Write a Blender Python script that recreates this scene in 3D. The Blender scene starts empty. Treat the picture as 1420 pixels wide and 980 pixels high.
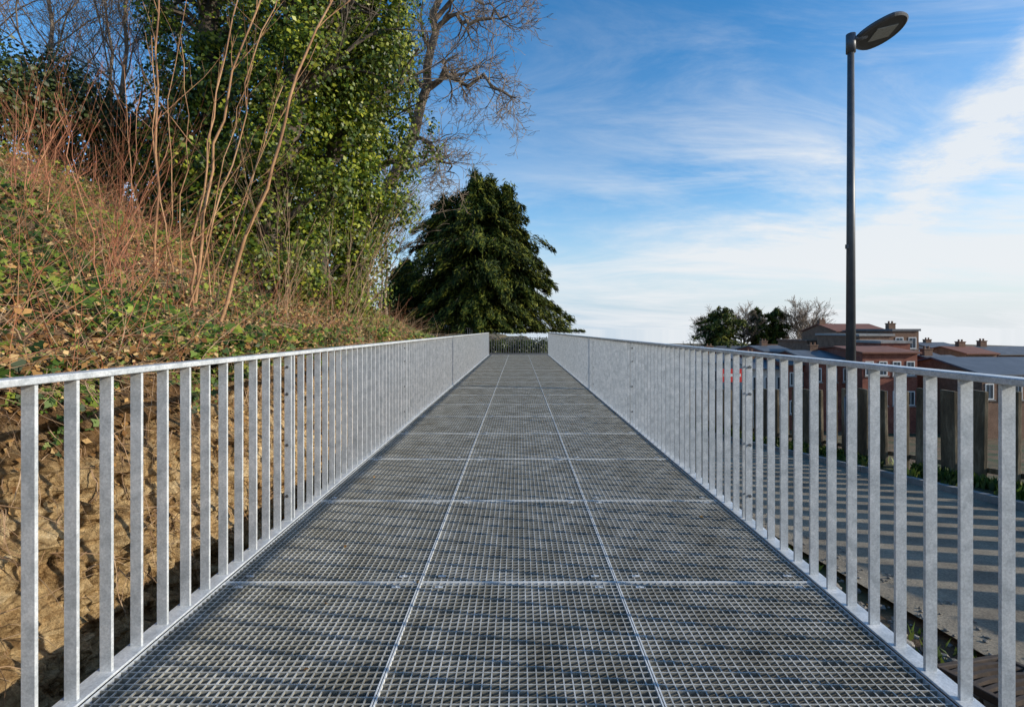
import bpy, math, random
import numpy as np
from mathutils import Vector, noise as mn
R = math.radians
random.seed(7); rs = np.random.RandomState(11)
scene = bpy.context.scene
COL = scene.collection
HC, F = 1.29, 704.0
def px(x, y, d): return Vector(((x-719)*d/F, d, HC-(y-457)*d/F))
def sm(a, b, t):
    t = max(0.0, min(1.0, (t-a)/(b-a))); return t*t*(3-2*t)
def lerp(a, b, t): return a+(b-a)*t

# ------------------------------------------------------------------ helpers
class MB:
    def __init__(s): s.v = []; s.f = []
    def box(s, x0, x1, y0, y1, z0, z1):
        n = len(s.v)
        s.v += [(x0,y0,z0),(x1,y0,z0),(x1,y1,z0),(x0,y1,z0),(x0,y0,z1),(x1,y0,z1),(x1,y1,z1),(x0,y1,z1)]
        s.f += [(n,n+3,n+2,n+1),(n+4,n+5,n+6,n+7),(n,n+1,n+5,n+4),(n+1,n+2,n+6,n+5),(n+2,n+3,n+7,n+6),(n+3,n,n+4,n+7)]
        return s
    def poly(s, pts, faces):
        n = len(s.v); s.v += [tuple(p) for p in pts]; s.f += [tuple(n+i for i in f) for f in faces]; return s
    def tube(s, pts, rad, k=6, cap=True):
        n0 = len(s.v); m = len(pts)
        ref = None
        for i, p in enumerate(pts):
            p = Vector(p)
            t = (Vector(pts[min(i+1,m-1)])-Vector(pts[max(i-1,0)]))
            if t.length < 1e-9: t = Vector((0,0,1))
            t.normalize()
            if ref is None:
                ref = Vector((1,0,0)) if abs(t.x) < .8 else Vector((0,1,0))
            u = ref - t*ref.dot(t)
            if u.length < 1e-6: u = t.orthogonal()
            u.normalize(); w = t.cross(u); ref = u
            r = rad[i] if hasattr(rad, '__len__') else rad
            for j in range(k):
                a = 2*math.pi*j/k
                q = p+u*(math.cos(a)*r)+w*(math.sin(a)*r)
                s.v.append((q.x,q.y,q.z))
        for i in range(m-1):
            for j in range(k):
                a = n0+i*k+j; b = n0+i*k+(j+1)%k
                s.f.append((a,b,b+k,a+k))
        if cap:
            s.f.append(tuple(n0+j for j in range(k))[::-1])
            s.f.append(tuple(n0+(m-1)*k+j for j in range(k)))
        return s
    def build(s, name, m, parent=None, smooth=False, loc=None):
        me = bpy.data.meshes.new(name); me.from_pydata(s.v, [], s.f); me.update()
        if smooth: me.polygons.foreach_set('use_smooth', [True]*len(me.polygons))
        return link(name, me, m, parent, loc)
def link(name, me, m, parent=None, loc=None):
    o = bpy.data.objects.new(name, me); COL.objects.link(o)
    if m and not me.materials: me.materials.append(m)
    if parent: o.parent = parent
    if loc is not None: o.location = loc
    return o
def tag(o, label=None, cat=None, group=None, kind=None):
    if label: o['label'] = label
    if cat: o['category'] = cat
    if group: o['group'] = group
    if kind: o['kind'] = kind
    return o
def empty(name, loc, label, cat, group=None, rz=0):
    o = bpy.data.objects.new(name, None); COL.objects.link(o); o.location = loc; o.rotation_euler.z = rz
    o.empty_display_size = .1
    return tag(o, label, cat, group)
def bevel(o, w=.003, seg=1):
    b = o.modifiers.new('bevel', 'BEVEL'); b.width = w; b.segments = seg; b.limit_method = 'ANGLE'; return o
def npmesh(name, V, K, m, parent=None, smooth=False):
    V = np.asarray(V, dtype=np.float32); n = len(V)//K
    me = bpy.data.meshes.new(name)
    me.vertices.add(n*K); me.vertices.foreach_set('co', V.ravel())
    me.loops.add(n*K); me.loops.foreach_set('vertex_index', np.arange(n*K, dtype=np.int32))
    me.polygons.add(n); me.polygons.foreach_set('loop_start', np.arange(0, n*K, K, dtype=np.int32))
    me.polygons.foreach_set('loop_total', np.full(n, K, dtype=np.int32))
    me.update(calc_edges=True); me.validate()
    return link(name, me, m, parent)
KITE = np.array([(-.5,0,0),(-.05,.36,.1),(.5,0,-.05),(-.05,-.36,.1)])
NEEDLE = np.array([(-.5,.05,0),(-.1,.17,.05),(.5,0,-.08),(-.1,-.17,.05)])
SPRAY = np.array([(-.6,.03,0),(-.1,.12,.05),(.6,0,-.12),(-.1,-.12,.05)])
IVY = np.array([(-.3,0,0),(-.45,.22,.03),(-.12,.48,.06),(.08,.2,.02),(.55,0,-.06),(.08,-.2,.02),(-.12,-.48,.06),(-.45,-.22,.03)])
def unit(a): return a/np.maximum(np.linalg.norm(a, axis=1, keepdims=True), 1e-9)
def leaves(name, C, N, S, m, parent=None, shape=KITE, T=None):
    C = np.asarray(C); N = unit(np.asarray(N)); S = np.asarray(S).reshape(-1,1)
    if T is None: T = rs.normal(size=C.shape)
    T = unit(T-N*np.sum(T*N, axis=1, keepdims=True)); B = np.cross(N, T)
    V = np.stack([C+S*(p[0]*T+p[1]*B+p[2]*N) for p in shape], axis=1).reshape(-1,3)
    return npmesh(name, V, len(shape), m, parent)

# ------------------------------------------------------------------ materials
def newmat(name):
    m = bpy.data.materials.new(name); m.use_nodes = True
    nt = m.node_tree; b = nt.nodes['Principled BSDF']; return m, nt, b
def coords(nt, rnd=False, scale=None):
    tc = nt.nodes.new('ShaderNodeTexCoord'); out = tc.outputs['Object']
    if rnd:
        oi = nt.nodes.new('ShaderNodeObjectInfo'); mu = nt.nodes.new('ShaderNodeMath'); mu.operation = 'MULTIPLY'; mu.inputs[1].default_value = 57
        nt.links.new(oi.outputs['Random'], mu.inputs[0])
        ad = nt.nodes.new('ShaderNodeVectorMath'); ad.operation = 'ADD'
        nt.links.new(out, ad.inputs[0]); nt.links.new(mu.outputs[0], ad.inputs[1]); out = ad.outputs[0]
    if scale:
        mp = nt.nodes.new('ShaderNodeMapping'); mp.inputs['Scale'].default_value = scale
        nt.links.new(out, mp.inputs['Vector']); out = mp.outputs[0]
    return out
def noise_n(nt, vec, scale, detail=6, rough=.6, dist=0):
    n = nt.nodes.new('ShaderNodeTexNoise'); n.inputs['Scale'].default_value = scale; n.inputs['Detail'].default_value = detail
    n.inputs['Roughness'].default_value = rough; n.inputs['Distortion'].default_value = dist
    nt.links.new(vec, n.inputs['Vector']); return n.outputs['Fac']
def ramp(nt, fac, stops):
    r = nt.nodes.new('ShaderNodeValToRGB'); e = r.color_ramp.elements
    while len(e) < len(stops): e.new(.5)
    for el, (p, c) in zip(e, stops): el.position = p; el.color = (c[0],c[1],c[2],1)
    nt.links.new(fac, r.inputs['Fac']); return r.outputs['Color']
def mixc(nt, a, b, fac, mode='MIX'):
    m = nt.nodes.new('ShaderNodeMix'); m.data_type = 'RGBA'; m.blend_type = mode
    for s, v in ((m.inputs[6], a), (m.inputs[7], b), (m.inputs[0], fac)):
        if isinstance(v, (int, float)): s.default_value = v
        elif isinstance(v, tuple): s.default_value = (*v, 1)
        else: nt.links.new(v, s)
    return m.outputs[2]
def surf(name, stops, scale=3, rough=.8, metal=0, bump=(30,.3,.01), rnd=False, vs=None, fine=None, lo=.3, hi=.7, side=None):
    m, nt, b = newmat(name); v = coords(nt, rnd, vs)
    n = len(stops); st = [(lo+(hi-lo)*i/max(1,n-1), c) for i, c in enumerate(stops)]
    c = ramp(nt, noise_n(nt, v, scale, 8, .62, .3), st)
    if fine:
        c = mixc(nt, c, ramp(nt, noise_n(nt, v, fine[0], 4, .7), [(.3,(1-fine[1],)*3),(.7,(1+fine[1]*.4,)*3)]), 1.0, 'MULTIPLY')
    if side:   # vertical faces darkened to paint in shade between bars, worn bright tops
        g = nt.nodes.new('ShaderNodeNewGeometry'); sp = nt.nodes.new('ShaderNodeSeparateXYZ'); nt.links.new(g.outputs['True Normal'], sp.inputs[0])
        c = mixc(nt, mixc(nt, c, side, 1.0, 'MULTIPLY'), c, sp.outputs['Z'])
    nt.links.new(c, b.inputs['Base Color']); b.inputs['Roughness'].default_value = rough; b.inputs['Metallic'].default_value = metal
    if bump:
        bp = nt.nodes.new('ShaderNodeBump'); bp.inputs['Strength'].default_value = bump[1]; bp.inputs['Distance'].default_value = bump[2]
        nt.links.new(noise_n(nt, v, bump[0], 6, .65), bp.inputs['Height']); nt.links.new(bp.outputs[0], b.inputs['Normal'])
    return m
def leafmat(name, stops, rough=.45, trans=.25, spec=.5, patch=None):
    m, nt, b = newmat(name)
    g = nt.nodes.new('ShaderNodeNewGeometry')
    n = len(stops)
    c = ramp(nt, g.outputs['Random Per Island'], [(i/max(1,n-1), s) for i, s in enumerate(stops)])
    v = coords(nt)
    c = mixc(nt, c, ramp(nt, noise_n(nt, v, patch or .9, 3), [(.3,(.5,.5,.5)),(.68,(1.35,1.3,1.1))]), 1.0, 'MULTIPLY')
    nt.links.new(c, b.inputs['Base Color']); b.inputs['Roughness'].default_value = rough
    b.inputs['Specular IOR Level'].default_value = spec
    t = nt.nodes.new('ShaderNodeBsdfTranslucent'); nt.links.new(c, t.inputs['Color'])
    mx = nt.nodes.new('ShaderNodeMixShader'); mx.inputs[0].default_value = trans
    nt.links.new(b.outputs[0], mx.inputs[1]); nt.links.new(t.outputs[0], mx.inputs[2])
    nt.links.new(mx.outputs[0], nt.nodes['Material Output'].inputs['Surface'])
    return m
M = {}
M['galv'] = surf('galvanised_steel', [(.46,.49,.505),(.62,.645,.655),(.79,.80,.80)], 14, .40, .18, (60,.12,.002), True, None, (120,.28))
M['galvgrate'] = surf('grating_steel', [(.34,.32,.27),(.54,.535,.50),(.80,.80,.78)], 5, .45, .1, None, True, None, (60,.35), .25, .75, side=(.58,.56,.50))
M['edge'] = surf('grating_edge_steel', [(.66,.67,.65),(.86,.87,.86)], 5, .45, .1, None, True, None, (60,.3))
M['bolt'] = surf('bolt_steel', [(.12,.13,.14),(.25,.26,.27)], 40, .4, .7, None)
M['iron'] = surf('rusty_cast_iron', [(.03,.022,.018),(.075,.05,.035)], 20, .85, 0, (60,.4,.003))
M['beam'] = surf('beam_steel', [(.10,.10,.10),(.20,.20,.195)], 4, .6, .3, (20,.2,.003))
M['lamp'] = surf('lamp_paint', [(.065,.07,.078),(.10,.105,.115)], 6, .45, .2, (80,.05,.001))
M['lens'] = surf('lamp_lens', [(.30,.31,.30),(.42,.43,.42)], 30, .2, 0, None)
M['asphalt'] = surf('asphalt', [(.17,.135,.095),(.28,.235,.17),(.42,.355,.26)], 1.3, .95, 0, (140,.7,.012), fine=(70,.6))
M['concrete'] = surf('weathered_slab', [(.045,.032,.018),(.14,.105,.06),(.36,.29,.19)], 3.0, .9, 0, (40,.5,.01), True, (1,1,.35), (30,.35))
M['kerb'] = surf('kerb_concrete', [(.22,.21,.2),(.36,.35,.33)], 3, .9, 0, (50,.4,.006), fine=(60,.3))
M['bark'] = surf('dark_bark', [(.035,.026,.018),(.09,.07,.05),(.16,.13,.1)], 7, .95, 0, (25,.8,.02), vs=(1,1,.3))
M['barkgrey'] = surf('grey_bark', [(.08,.058,.042),(.20,.15,.11),(.33,.27,.20)], 6, .95, 0, (25,.6,.01), vs=(1,1,.4))
M['stem'] = surf('tan_stem_bark', [(.18,.08,.035),(.40,.21,.095),(.56,.34,.18)], 4, .7, 0, (40,.4,.003), True, (1,1,.4), (70,.3))
M['redstem'] = surf('red_stem_bark', [(.18,.05,.025),(.36,.13,.06),(.48,.25,.12)], 3, .6, 0, None, True)
M['twig'] = surf('dry_twig', [(.13,.075,.04),(.31,.19,.105),(.52,.38,.24)], 3, .85, 0, None)
M['ivy'] = leafmat('ivy_leaf', [(.016,.04,.007),(.045,.095,.012),(.11,.18,.02),(.28,.33,.05)], .5, .25, .3, 1.8)
M['ivytree'] = leafmat('ivy_tree_leaf', [(.018,.042,.006),(.055,.10,.012),(.14,.20,.02),(.38,.40,.045)], .42, .28, .35, .8)
M['dead'] = leafmat('dead_leaf', [(.09,.045,.02),(.22,.115,.045),(.38,.22,.09),(.60,.44,.24)], .85, .15, .1)
M['yew'] = leafmat('yew_needle', [(.013,.027,.007),(.030,.050,.010),(.075,.105,.016),(.22,.225,.035)], .6, .15, .2, .5)
M['hedge'] = leafmat('dark_evergreen_leaf', [(.014,.03,.006),(.035,.06,.01),(.08,.11,.015)], .5, .15)
M['grass'] = leafmat('grass_blade', [(.03,.06,.01),(.08,.14,.02),(.18,.22,.05)], .6, .3)
M['brick'] = surf('red_brick', [(.16,.05,.035),(.25,.085,.055),(.30,.12,.08)], 1.5, .9, 0, None, True, None, (9,.35))
M['brown'] = surf('brown_brick', [(.15,.08,.05),(.26,.155,.10)], 1.5, .9, 0, None, True, None, (9,.35))
M['render'] = surf('pale_render', [(.42,.40,.36),(.58,.56,.52)], 1, .9, 0, None, True)
M['slate'] = surf('slate_roof', [(.07,.078,.09),(.13,.14,.155)], 1.2, .6, 0, None, True, (1,1,4), (8,.3))
M['tile'] = surf('red_tile_roof', [(.15,.055,.035),(.25,.10,.06)], 1.2, .8, 0, None, True, (1,1,6), (8,.3))
M['metalroof'] = surf('blue_grey_roof', [(.05,.065,.085),(.09,.11,.135)], .7, .6, 0, None, True)
M['white'] = surf('white_frame', [(.6,.6,.58),(.72,.72,.7)], 2, .6, 0, None)
M['glass'] = surf('window_glass', [(.03,.04,.05),(.08,.10,.12)], .8, .12, 0, None, True)
M['sign'] = surf('red_sign_paint', [(.55,.02,.02),(.65,.04,.03)], 2, .5, 0, None)
M['stone'] = surf('rubble_stone', [(.10,.09,.075),(.22,.20,.17),(.33,.30,.26)], 5, .9, 0, (40,.5,.01), True)

def groundmat():
    m, nt, b = newmat('hill_soil'); v = coords(nt)
    c1 = ramp(nt, noise_n(nt, v, 2.2, 10, .7, .5), [(.3,(.045,.028,.015)),(.48,(.12,.07,.035)),(.62,(.22,.13,.06)),(.75,(.30,.2,.1))])
    c2 = ramp(nt, noise_n(nt, v, .8, 8, .7), [(.35,(.03,.045,.012)),(.65,(.08,.09,.03))])
    c = mixc(nt, c1, c2, ramp(nt, noise_n(nt, v, .5, 4), [(.45,(0,0,0)),(.6,(1,1,1))]))
    nt.links.new(c, b.inputs['Base Color']); b.inputs['Roughness'].default_value = 1
    bp = nt.nodes.new('ShaderNodeBump'); bp.inputs['Strength'].default_value = .8; bp.inputs['Distance'].default_value = .05
    nt.links.new(noise_n(nt, v, 14, 8, .7), bp.inputs['Height']); nt.links.new(bp.outputs[0], b.inputs['Normal'])
    return m
def sandmat():
    m, nt, b = newmat('sandy_earth'); v = coords(nt); vb = coords(nt, False, (1,.7,2.2))
    c = ramp(nt, noise_n(nt, vb, 2.4, 12, .68, .8), [(.30,(.17,.095,.04)),(.42,(.46,.29,.13)),(.52,(.68,.48,.24)),(.64,(.84,.65,.38)),(.78,(.66,.60,.50))])
    c = mixc(nt, c, ramp(nt, noise_n(nt, v, 22, 8, .75), [(.35,(.42,.38,.35)),(.6,(1.1,1.1,1.1))]), 1.0, 'MULTIPLY')
    # thin dark cracks between blocks
    vo = nt.nodes.new('ShaderNodeTexVoronoi'); vo.feature = 'DISTANCE_TO_EDGE'; vo.inputs['Scale'].default_value = 5.5
    wv = nt.nodes.new('ShaderNodeMix'); wv.data_type = 'VECTOR'; wv.inputs[0].default_value = .12
    nn_ = nt.nodes.new('ShaderNodeTexNoise'); nn_.inputs['Scale'].default_value = 5; nt.links.new(vb, nn_.inputs['Vector'])
    nt.links.new(vb, wv.inputs[4]); nt.links.new(nn_.outputs['Color'], wv.inputs[5]); nt.links.new(wv.outputs[1], vo.inputs['Vector'])
    crack = ramp(nt, vo.outputs['Distance'], [(.0,(.35,.30,.26)),(.05,(1,1,1))])
    c = mixc(nt, c, crack, .75, 'MULTIPLY')
    sp = nt.nodes.new('ShaderNodeSeparateXYZ'); nt.links.new(v, sp.inputs[0])
    ad = nt.nodes.new('ShaderNodeMath'); ad.operation = 'ADD'; nt.links.new(sp.outputs['Z'], ad.inputs[0])
    nz = nt.nodes.new('ShaderNodeMath'); nz.operation = 'MULTIPLY_ADD'; nz.inputs[1].default_value = .9; nz.inputs[2].default_value = -.45
    nt.links.new(noise_n(nt, v, 2.0, 6), nz.inputs[0]); nt.links.new(nz.outputs[0], ad.inputs[1])
    mr = nt.nodes.new('ShaderNodeMapRange'); mr.inputs['From Min'].default_value = .45; mr.inputs['From Max'].default_value = .95
    nt.links.new(ad.outputs[0], mr.inputs[0])
    dk = ramp(nt, noise_n(nt, v, 9, 8, .7), [(.35,(.06,.033,.016)),(.55,(.20,.11,.05)),(.7,(.38,.23,.10))])
    c = mixc(nt, c, dk, mr.outputs[0])
    nt.links.new(c, b.inputs['Base Color']); b.inputs['Roughness'].default_value = 1; b.inputs['Specular IOR Level'].default_value = .1
    bp = nt.nodes.new('ShaderNodeBump'); bp.inputs['Strength'].default_value = 1; bp.inputs['Distance'].default_value = .09
    nt.links.new(noise_n(nt, v, 11, 12, .72), bp.inputs['Height']); nt.links.new(bp.outputs[0], b.inputs['Normal'])
    return m
M['soil'] = groundmat(); M['sand'] = sandmat()

# ------------------------------------------------------------------ terrain
def zroad(y):
    y = max(y, -6)
    return -0.16-0.118*y if y < 40 else -4.88-3.2*(1-math.exp(-(y-40)*0.118/3.2))
def lipz(y): return 0.92-0.82*sm(8,27,y)
def hillz(x, y):
    s = 1-.70*sm(8,40,y)
    z = lipz(y)+s*.5*min(max(-2.4-x,0),6.8)+.06*max(0,-9.2-x)
    z *= 1-.6*sm(60,200,y)
    return z+.12*mn.noise(Vector((x*.9,y*.9,3)))*sm(2.4,3.2,-x)*min(1,max(0,-x/5))+.3*mn.noise(Vector((x*.3,y*.3,7)))*sm(3,6,-x)
def basez(y):
    return lerp(zroad(y)-.32, -.14, sm(21,25.5,y))
def G0(x, y):
    zr = zroad(y)
    if x <= -3.0: return hillz(x, y)
    if x < -2.7: return lerp(hillz(-3.0, y), basez(y), (x+3.0)/.3)
    if x < 1.75: return basez(y)
    if x < 2.35: return lerp(basez(y), zr-.05, (x-1.75)/.6)
    if x < 7.2: return zr-.05
    if x < 16: return max(-12, lerp(zr-.05, zr-2.6, sm(7.2,16,x)))
    return max(-12, zr-2.6)
def G(x, y): return G0(x,y)-70*sm(110,700,y)
def axis(parts):
    out = []
    for a, b, n in parts: out += list(np.linspace(a, b, n, endpoint=False))
    return out+[parts[-1][1]]
xs = axis([(-1200,-60,12),(-60,-14,24),(-14,-3.0,70),(-3.0,-2.7,2),(-2.7,1.75,12),(1.75,2.35,6),(2.35,7.2,8),(7.2,16,10),(16,80,12),(80,2500,14)])
ys = axis([(-30,-4,10),(-4,0,10),(0,20,120),(20,45,80),(45,120,25),(120,800,24),(800,3000,6)])
mb = MB(); nx = len(xs)
for y in ys:
    for x in xs: mb.v.append((x,y,G(x,y)))
for j in range(len(ys)-1):
    for i in range(nx-1): a = j*nx+i; mb.f.append((a,a+1,a+nx+1,a+nx))
tag(mb.build('ground', M['soil'], None, True), kind='structure')

def bank_pt(y, t):
    b = basez(y)-.1; L = lipz(y)+.14*mn.noise(Vector((y*1.3,0,5)))
    prof = [(-1.78,b),(-1.98,lerp(b,L,.22)),(-2.16,lerp(b,L,.5)),(-2.30,lerp(b,L,.8)),(-2.46,L-.02),(-2.72,L+.08),(-3.25,hillz(-3.25,y)-.02)]
    u = t*(len(prof)-1); i = min(int(u), len(prof)-2); f = u-i
    x = lerp(prof[i][0],prof[i+1][0],f); z = lerp(prof[i][1],prof[i+1][1],f)
    e = sm(0,.12,t)*(1-sm(.85,1,t))
    d = .24*mn.noise(Vector((y*1.1,z*1.6,1)))+.20*abs(mn.noise(Vector((y*2.6,z*4.5,2))))+.15*abs(mn.noise(Vector((y*7,z*11,4))))+.06*mn.noise(Vector((y*22,z*28,8)))
    # blocky ledges
    cell = mn.cell(Vector((y*4.5+.6*mn.noise(Vector((y*3,z*3,50))), z*7+.7*mn.noise(Vector((y*3,z*3,60))), 0)))
    d += .05*(cell-.5)
    return (x+d*e-.13*e, y+.05*mn.noise(Vector((y*5,z*5,20)))*e, z+.06*mn.noise(Vector((y*4,x*6,30)))*e)
by = axis([(-1.5,1,40),(1,7,440),(7,14,180),(14,31,120)]); NT = 120
mb = MB()
for y in by:
    for k in range(NT+1): mb.v.append(bank_pt(y, k/NT))
for j in range(len(by)-1):
    for k in range(NT): a = j*(NT+1)+k; mb.f.append((a,a+NT+1,a+NT+2,a+1))
tag(mb.build('earth_bank', M['sand'], None, False), kind='structure')

def strip(name, x0, x1, dz, m, y0=-6, y1=60, n=80, nxs=6):
    mb = MB()
    for j in range(n+1):
        y = lerp(y0,y1,j/n)
        for i in range(nxs+1):
            x = lerp(x0,x1,i/nxs); mb.v.append((x,y,zroad(y)+dz))
    for j in range(n):
        for i in range(nxs): a = j*(nxs+1)+i; mb.f.append((a,a+1,a+nxs+2,a+nxs+1))
    return tag(mb.build(name, m, None, True), kind='structure')
strip('road', 2.55, 6.05, 0, M['asphalt'])
def kerb(name, x0, x1, h):
    mb = MB(); y = -6
    while y < 50:
        y2 = y+.98; z0, z1 = zroad(y), zroad(y2)
        mb.poly([(x0,y,z0-.2),(x1,y,z0-.2),(x1,y2,z1-.2),(x0,y2,z1-.2),(x0,y,z0+h),(x1,y,z0+h),(x1,y2,z1+h),(x0,y2,z1+h)],
                [(0,3,2,1),(4,5,6,7),(0,1,5,4),(1,2,6,5),(2,3,7,6),(3,0,4,7)])
        y += 1.0
    tag(mb.build(name, M['kerb']), kind='structure')
kerb('kerb', 6.052, 6.17, .09)
strip('verge', 6.172, 7.0, .05, M['soil'])

# ------------------------------------------------------------------ walkway
L, ROW0, NR = 1.24, 0.12, 21
mbg = MB(); nb, nc = 38, 30
for j in range(1, nb):
    y = j*L/nb; mbg.box(-.494,.494,y-.0019,y+.0019,-.030,-.0005)
for i in range(1, nc):
    x = -.5+i/nc; mbg.box(x-.0024,x+.0024,.006,L-.006,-.009,-.0018)
grid_me = bpy.data.meshes.new('bar_grid'); grid_me.from_pydata(mbg.v, [], mbg.f); grid_me.materials.append(M['galvgrate'])
mbe = MB()
mbe.box(-.499,-.494,.0,L-.002,-.032,.001).box(.494,.499,.0,L-.002,-.032,.001).box(-.494,.494,.0,.005,-.032,.001).box(-.494,.494,L-.007,L-.002,-.032,.001)
edge_me = bpy.data.meshes.new('edge_frame'); edge_me.from_pydata(mbe.v, [], mbe.f); edge_me.materials.append(M['edge'])
mbc = MB().box(-.020,.020,-.008,.008,.001,.004); mbc.tube([(0,0,.004),(0,0,.008)], .006, 6)
clip_me = bpy.data.meshes.new('clip'); clip_me.from_pydata(mbc.v, [], mbc.f); clip_me.materials.append(M['galv'])
ORD = ['first','second','third','fourth','fifth','sixth','seventh','eighth','ninth','tenth','eleventh','twelfth','thirteenth','fourteenth','fifteenth','sixteenth','seventeenth','eighteenth','nineteenth','twentieth','twenty-first']
for r in range(NR):
    y = ROW0+r*L
    for c, side in ((-1,'left'),(0,'middle'),(1,'right')):
        where = f'{ORD[r-1]} row from bottom of photo' if r else 'row just below the photo'
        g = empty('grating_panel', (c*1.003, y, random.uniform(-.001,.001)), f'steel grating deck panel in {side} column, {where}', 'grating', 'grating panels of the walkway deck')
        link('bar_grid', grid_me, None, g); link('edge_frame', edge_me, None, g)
        if r < 7:
            for cx in (-.40,.40):
                for cy in (.055, L-.06):
                    k = link('clip', clip_me, None, g, (cx+random.uniform(-.01,.01), cy, 0)); k.rotation_euler.z = random.uniform(-.1,.1)
fr = empty('walkway_frame', (0,13,-.2), 'grey steel beams and posts carrying the grating walkway', 'frame')
for s in (-1,1):
    b = MB().box(s*1.60-.006,s*1.60+.006,-12.9,13.18,-.05,.17); b.box(s*1.56-.034,s*1.56+.034,-12.9,13.18,-.062,-.05)
    b.build('side_beam', M['beam'], fr)
for r in range(NR+1):
    y = ROW0+r*L-13
    MB().box(-1.52,1.52,y-.03,y+.03,.045,.165).build('cross_beam', M['beam'], fr)
for y in (2.6, 7.56, 12.52, 17.48, 21.2):
    for s in (-1,1):
        MB().box(s*1.3-.05,s*1.3+.05,y-13.05,y-12.95,basez(y)-.1+.2,.04).build('support_post', M['beam'], fr)

# railings
BX = 1.545
def bar_mesh(h=1.118):
    o = MB().box(-.0215,.0215,-.006,.006,.012,h)
    me = bpy.data.meshes.new('baluster'); me.from_pydata(o.v, [], o.f); me.materials.append(M['galv']); return me
bar_me = bar_mesh()
bo = MB(); bo.tube([(0,-.020,0),(0,-.012,0)], .011, 6); bo.tube([(0,-.012,0),(0,.060,0)], .006, 6); bo.tube([(0,.058,0),(0,.066,0)], .011, 6)
bolt_me = bpy.data.meshes.new('bolt'); bolt_me.from_pydata(bo.v, [], bo.f); bolt_me.materials.append(M['bolt'])
joints = [-.07,3.43,6.93,10.43,13.93,17.43,20.93,26.18]
for s, sn in ((-1,'left'),(1,'right')):
    for i in range(7):
        a, b = joints[i], joints[i+1]; ln = b-a
        where = 'nearest the camera' if i == 0 else ('at the far end' if i == 6 else f'{ORD[i]} from the camera')
        g = empty('railing_section', (s*BX, a, 0), f'galvanised railing section on the {sn} edge of the walkway, {where}', 'railing', 'galvanised railing sections along the walkway')
        bevel(MB().box(-.034,.034,.001,ln-.001,1.118,1.142).build('handrail', M['galv'], g), .004, 2)
        bevel(MB().box(-.040,.040,.001,ln-.001,.003,.013).build('bottom_rail', M['galv'], g), .002)
        n = int(round((ln-.05)/.15))
        for k in range(n+1):
            o = link('baluster', bar_me, None, g, (random.uniform(-.001,.001), .025+(ln-.05)*k/n, 0))
        if i < 6:
            for z in (.18,.52,.86,1.04): link('bolt', bolt_me, None, g, (0, ln-.025, z))
mb = MB().box(-4.5,1.75,26.19,28.9,-.5,-.06); tag(mb.build('landing', M['beam']), kind='structure')
def fence(name, label, p0, p1, h, m, sp=.13):
    p0 = Vector(p0); p1 = Vector(p1); d = p1-p0; ln = d.length
    g = empty(name, p0, label, 'railing')
    n = int(ln/sp)
    u = d/ln; w = Vector((-u.y,u.x,0))*.03
    def slab(nm, z0, z1):
        pts = []
        for z in (z0,z1):
            for q, ww in ((Vector((0,0,0)),w),(d,w),(d,-w),(Vector((0,0,0)),-w)): pts.append(q+ww+Vector((0,0,z)))
        MB().poly(pts, [(0,3,2,1),(4,5,6,7),(0,1,5,4),(1,2,6,5),(2,3,7,6),(3,0,4,7)]).build(nm, m, g)
    slab('handrail', h, h+.025); slab('bottom_rail', .06, .085)
    me = MB().box(-.018,.018,-.006,.006,.085,h)
    mm = bpy.data.meshes.new('baluster'); mm.from_pydata(me.v, [], me.f); mm.materials.append(m)
    for k in range(n+1): link('baluster', mm, None, g, d*(k/n))
    return g
fence('end_railing', 'short dark metal railing closing the far end of the walkway', (-1.9,28.4,-.1), (1.6,28.4,-.1), .92, M['beam'])
fence('path_railing', 'distant galvanised railing rising behind the left handrail, beside the hill path', (-2.75,30,.42), (-5.2,31.5,.70), .92, M['galv'], .16)

# ------------------------------------------------------------------ right side: slab fence, lamp, drain, rubble
FXX = 6.9
sf = empty('slab_fence', (FXX, 0, 0), 'weathered brown slab fence with narrow gaps along the far side of the road', 'fence')
y = -3.0; k = 0
while y < 46 and k < 99:
    w = .31+random.uniform(-.02,.02); z = zroad(y)
    h = 1.43+random.uniform(-.02,.02)
    o = MB().box(-.03,.03,0,w,-.3,h).build('slab', M['concrete'], sf, False, (random.uniform(-.012,.012), y, z))
    bevel(o, .008); o.rotation_euler = (random.uniform(-.006,.006), random.uniform(-.012,.012), random.uniform(-.10,.02))
    y += .50; k += 1
for zz in (.2,):
    mb = MB(); y0, y1 = -3, y
    mb.poly([(.045,y0,zroad(y0)+zz),(.09,y0,zroad(y0)+zz),(.09,y1,zroad(y1)+zz),(.045,y1,zroad(y1)+zz),
             (.045,y0,zroad(y0)+zz+.08),(.09,y0,zroad(y0)+zz+.08),(.09,y1,zroad(y1)+zz+.08),(.045,y1,zroad(y1)+zz+.08)],
            [(0,3,2,1),(4,5,6,7),(0,1,5,4),(1,2,6,5),(2,3,7,6),(3,0,4,7)]).build('rail', M['concrete'], sf)

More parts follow.
